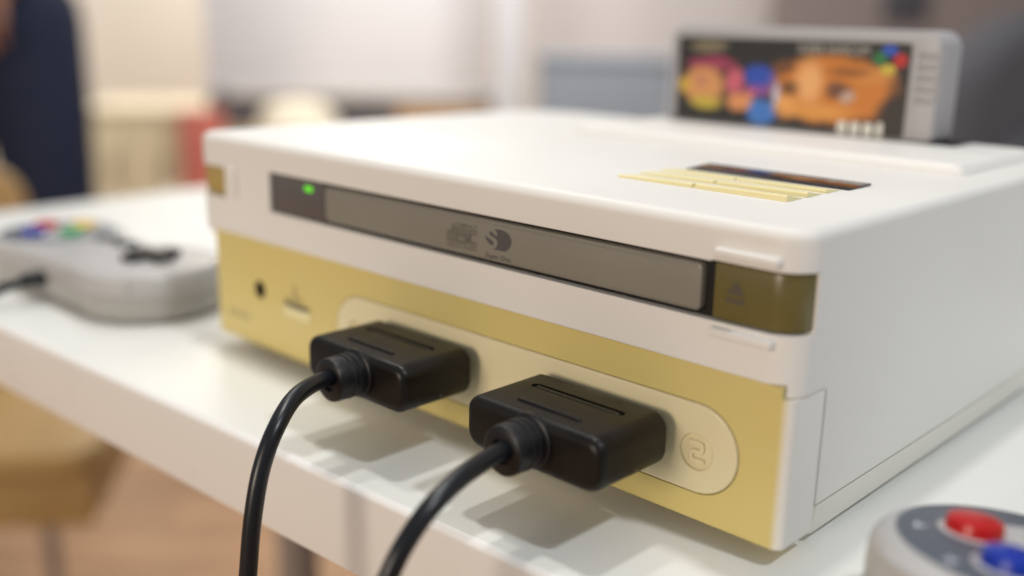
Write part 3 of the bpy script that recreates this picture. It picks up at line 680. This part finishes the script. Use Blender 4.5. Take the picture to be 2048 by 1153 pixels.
# honey-coloured wooden chair at the left, behind the table
ch = empty('chair'); put(ch, -0.70, 1.14, math.radians(8))
tag(ch, 'honey coloured wooden chair with rounded back beyond the table end', 'chair')
loft('seat', M['ochrewood'], ch, rrect(-180, 245, -170, 180, 40, 6), fillet(8, 395, 425, 3, r0=8), XY)
loft('backrest', M['ochrewood'], ch, rrect(-185, 95, 560, 680, [30, 55, 55, 30], 8), fillet(5, -178, -158, 3, r0=5), NY)
rbox('apron', M['ochrewood'], ch, -165, 233, -158, -140, 335, 394.8, 2)
rbox('apron', M['ochrewood'], ch, 215, 233, -139.5, 150, 335, 394.8, 2)
for x in (-160, 75): rbox('back_post', M['ochrewood'], ch, x-14, x+14, 157, 180, 424.8, 640, 6)
for x in (-150, 90):
    for y in (-125, 150): rbox('leg', M['leg'], ch, x-9, x+9, y-9, y+9, 0, 394.8, 4)

# low beige sideboard
sb_ = empty('sideboard'); put(sb_, -1.12, 3.05)
tag(sb_, 'low beige wooden sideboard with three doors between the person and the red box', 'sideboard')
rbox('carcass', M['beigewood'], sb_, -190, 260, 0, 400, 60, 575, 4)
rbox('top_board', M['palewood'], sb_, -200, 270, -15, 410, 575.2, 600, 5)
for i in range(3):
    d_ = rbox('door', M['beigewood'], sb_, -184+i*148, -42+i*148, -16, -0.3, 75, 560, 5)
    rbox('handle', M['boarddark'], d_, -60+i*148, -52+i*148, -26, -16.2, 380, 460, 2)
    rbox('door_panel', M['palewood'], d_, -164+i*148, -62+i*148, -19, -16.2, 110, 350, 3)
rbox('plinth', M['honey'] if 'honey' in M else M['ochrewood'], sb_, -180, 250, 20, 390, 0, 59.8, 3)
# second white table behind the console, with things lying on it
t2 = empty('display_table'); put(t2, -0.36, 2.2)
tag(t2, 'display table behind the console holding the cream cap and red box', 'table')
rbox('tabletop', M['beigewood'], t2, -420, 420, 0, 360, 470, 490, 4)
for x in (-390, 390):
    for y in (30, 330): rbox('leg', M['leg'], t2, x-15, x+15, y-15, y+15, 0, 469.8, 3)
rb = empty('carton'); put(rb, -0.685, 2.24); rb.location.z = 0.4902
tag(rb, 'upright red carton standing at the left end of the display table', 'box')
rbox('carton_body', M['redcard'], rb, -42, 42, 0, 60, 0, 168, 2)
rbox('carton_flap', M['redcard'], rb, -43, 43, -1.2, 61, 160, 178, 2)
cb_ = empty('cap'); put(cb_, -0.485, 2.33); cb_.location.z = 0.4902
tag(cb_, 'cream felt cap resting on the stand behind the console', 'cap')
lathe('crown', M['creamfab'], cb_, [(86, 105), (90, 140), (86, 165), (72, 185), (48, 196), (18, 200), (5, 200)], lambda u, v, w_: (u, v, w_))
lathe('brim', M['creamfab'], cb_, [(88, 100), (108, 101), (110, 104), (88, 108)], lambda u, v, w_: (u, v, w_))
lathe('cap_stand', M['boarddark'], cb_, [(60, 0), (60, 8), (14, 12), (14, 99), (60, 102)], lambda u, v, w_: (u, v, w_))
ob = empty('package'); put(ob, -0.15, 2.36); ob.location.z = 0.4902
tag(ob, 'long orange brown package lying at the right of the display table', 'box')
rbox('package_body', M['orangecard'], ob, -120, 95, 0, 120, 0, 172, 2)
rbox('package_lid', M['orangecard'], ob, -122, 97, -2, 122, 150, 176, 2)
# white notice board, with a dark strip standing in for the shade beneath it
wb = empty('notice_board'); put(wb, -0.42, 2.62)
tag(wb, 'large white board above the display table, with a dark strip for the shade under it', 'notice board')
rbox('board_panel', M['boardwhite'], wb, -350, 350, 0, 24, 704, 1500, 3)
rbox('board_frame', M['boardwhite'], wb, -362, 362, -4, 26, 690, 703.8, 2)
rbox('under_board_shade', M['boarddark'], wb, -345, 362, -30, 26, 600, 676, 3)
for x in (-330, 340): rbox('post', M['leg'], wb, x-12, x+12, 26.2, 50, 20, 1500, 2)
for x in (-330, 340): rbox('foot', M['leg'], wb, x-20, x+20, -180, 260, 0, 19.8, 3)
# pale partition panels to the right of the board
pp = empty('partition'); put(pp, 0.0, 2.24)
tag(pp, 'narrow pale grey partition post at the right edge of the white board', 'partition')
rbox('panel', M['pillar'], pp, -48, 12, 0, 60, 30, 1900, 4)
rbox('foot', M['leg'], pp, -70, 35, -150, 200, 0, 29.8, 3)
gw = rbox('partition_wall', M['grey_wall'], None, 0.03, 1.05, 3.25, 3.33, 0, 2.2, 0.004, s=1.0)
gw.rotation_euler = (0, 0, CA); gw.location = EYE; tag(gw, 'plain warm grey partition wall behind the cartridge', 'partition wall')
mw_ = rbox('partition_wall', M['mauve_wall'], None, 0.70, 2.1, 2.90, 2.98, 0, 2.2, 0.004, s=1.0)
mw_.rotation_euler = (0, 0, CA); mw_.location = EYE; tag(mw_, 'dark mauve partition wall at the far right', 'partition wall')
mo = empty('storage_bin'); put(mo, 0.165, 2.0)
tag(mo, 'blue grey storage bin on a stand left of the cartridge', 'storage bin')
loft('bin_body', M['bluegrey'], mo, rrect(-120, 135, 0, 180, 14, 5), [(12, 560), (8, 563), (0, 790), (2, 800)], XY)
loft('bin_rim', M['bluegrey'], mo, rrect(-124, 139, -4, 184, 16, 5), fillet(3, 796, 810, 3, r0=3), XY)
loft('stand', M['leg'], mo, rrect(-90, 100, 30, 150, 10, 4), fillet(3, 0, 559.5, 2, r0=3), XY)
bp_ = empty('backpack'); put(bp_, 0.86, 1.62)
tag(bp_, 'dark slate backpack on a stool at the right edge behind the console', 'backpack')
loft('bag_body', M['slate'], bp_, rrect(-185, 190, 500, 905, [30, 150, 150, 30], 10), fillet(45, -150, 20, 6, r0=45), NY)
loft('front_pocket', M['slate'], bp_, rrect(-120, 125, 530, 720, [25, 50, 50, 25], 8), fillet(20, 15, 55, 4, r0=2), NY)
tube('grab_handle', M['slate'], bp_, [(-0.04, 0.06, 0.895), (-0.03, 0.06, 0.94), (0.03, 0.06, 0.94), (0.04, 0.06, 0.895)], 0.010, 10)
loft('stool', M['leg'], None, rrect(-200, 200, -30, 170, 20, 4), fillet(4, 0, 499.5, 2, r0=4), XY)
st = bpy.data.objects['stool']; put(st, 0.86, 1.62); tag(st, 'grey block stool under the slate backpack', 'stool')
fg = rbox('dark_poster', M['slate'], None, 0.985, 1.10, 2.886, 2.8985, 0.89, 1.4, 0.001, s=1.0)
fg.rotation_euler = (0, 0, CA); fg.location = EYE; tag(fg, 'dark slate poster strip on the mauve partition wall', 'poster')
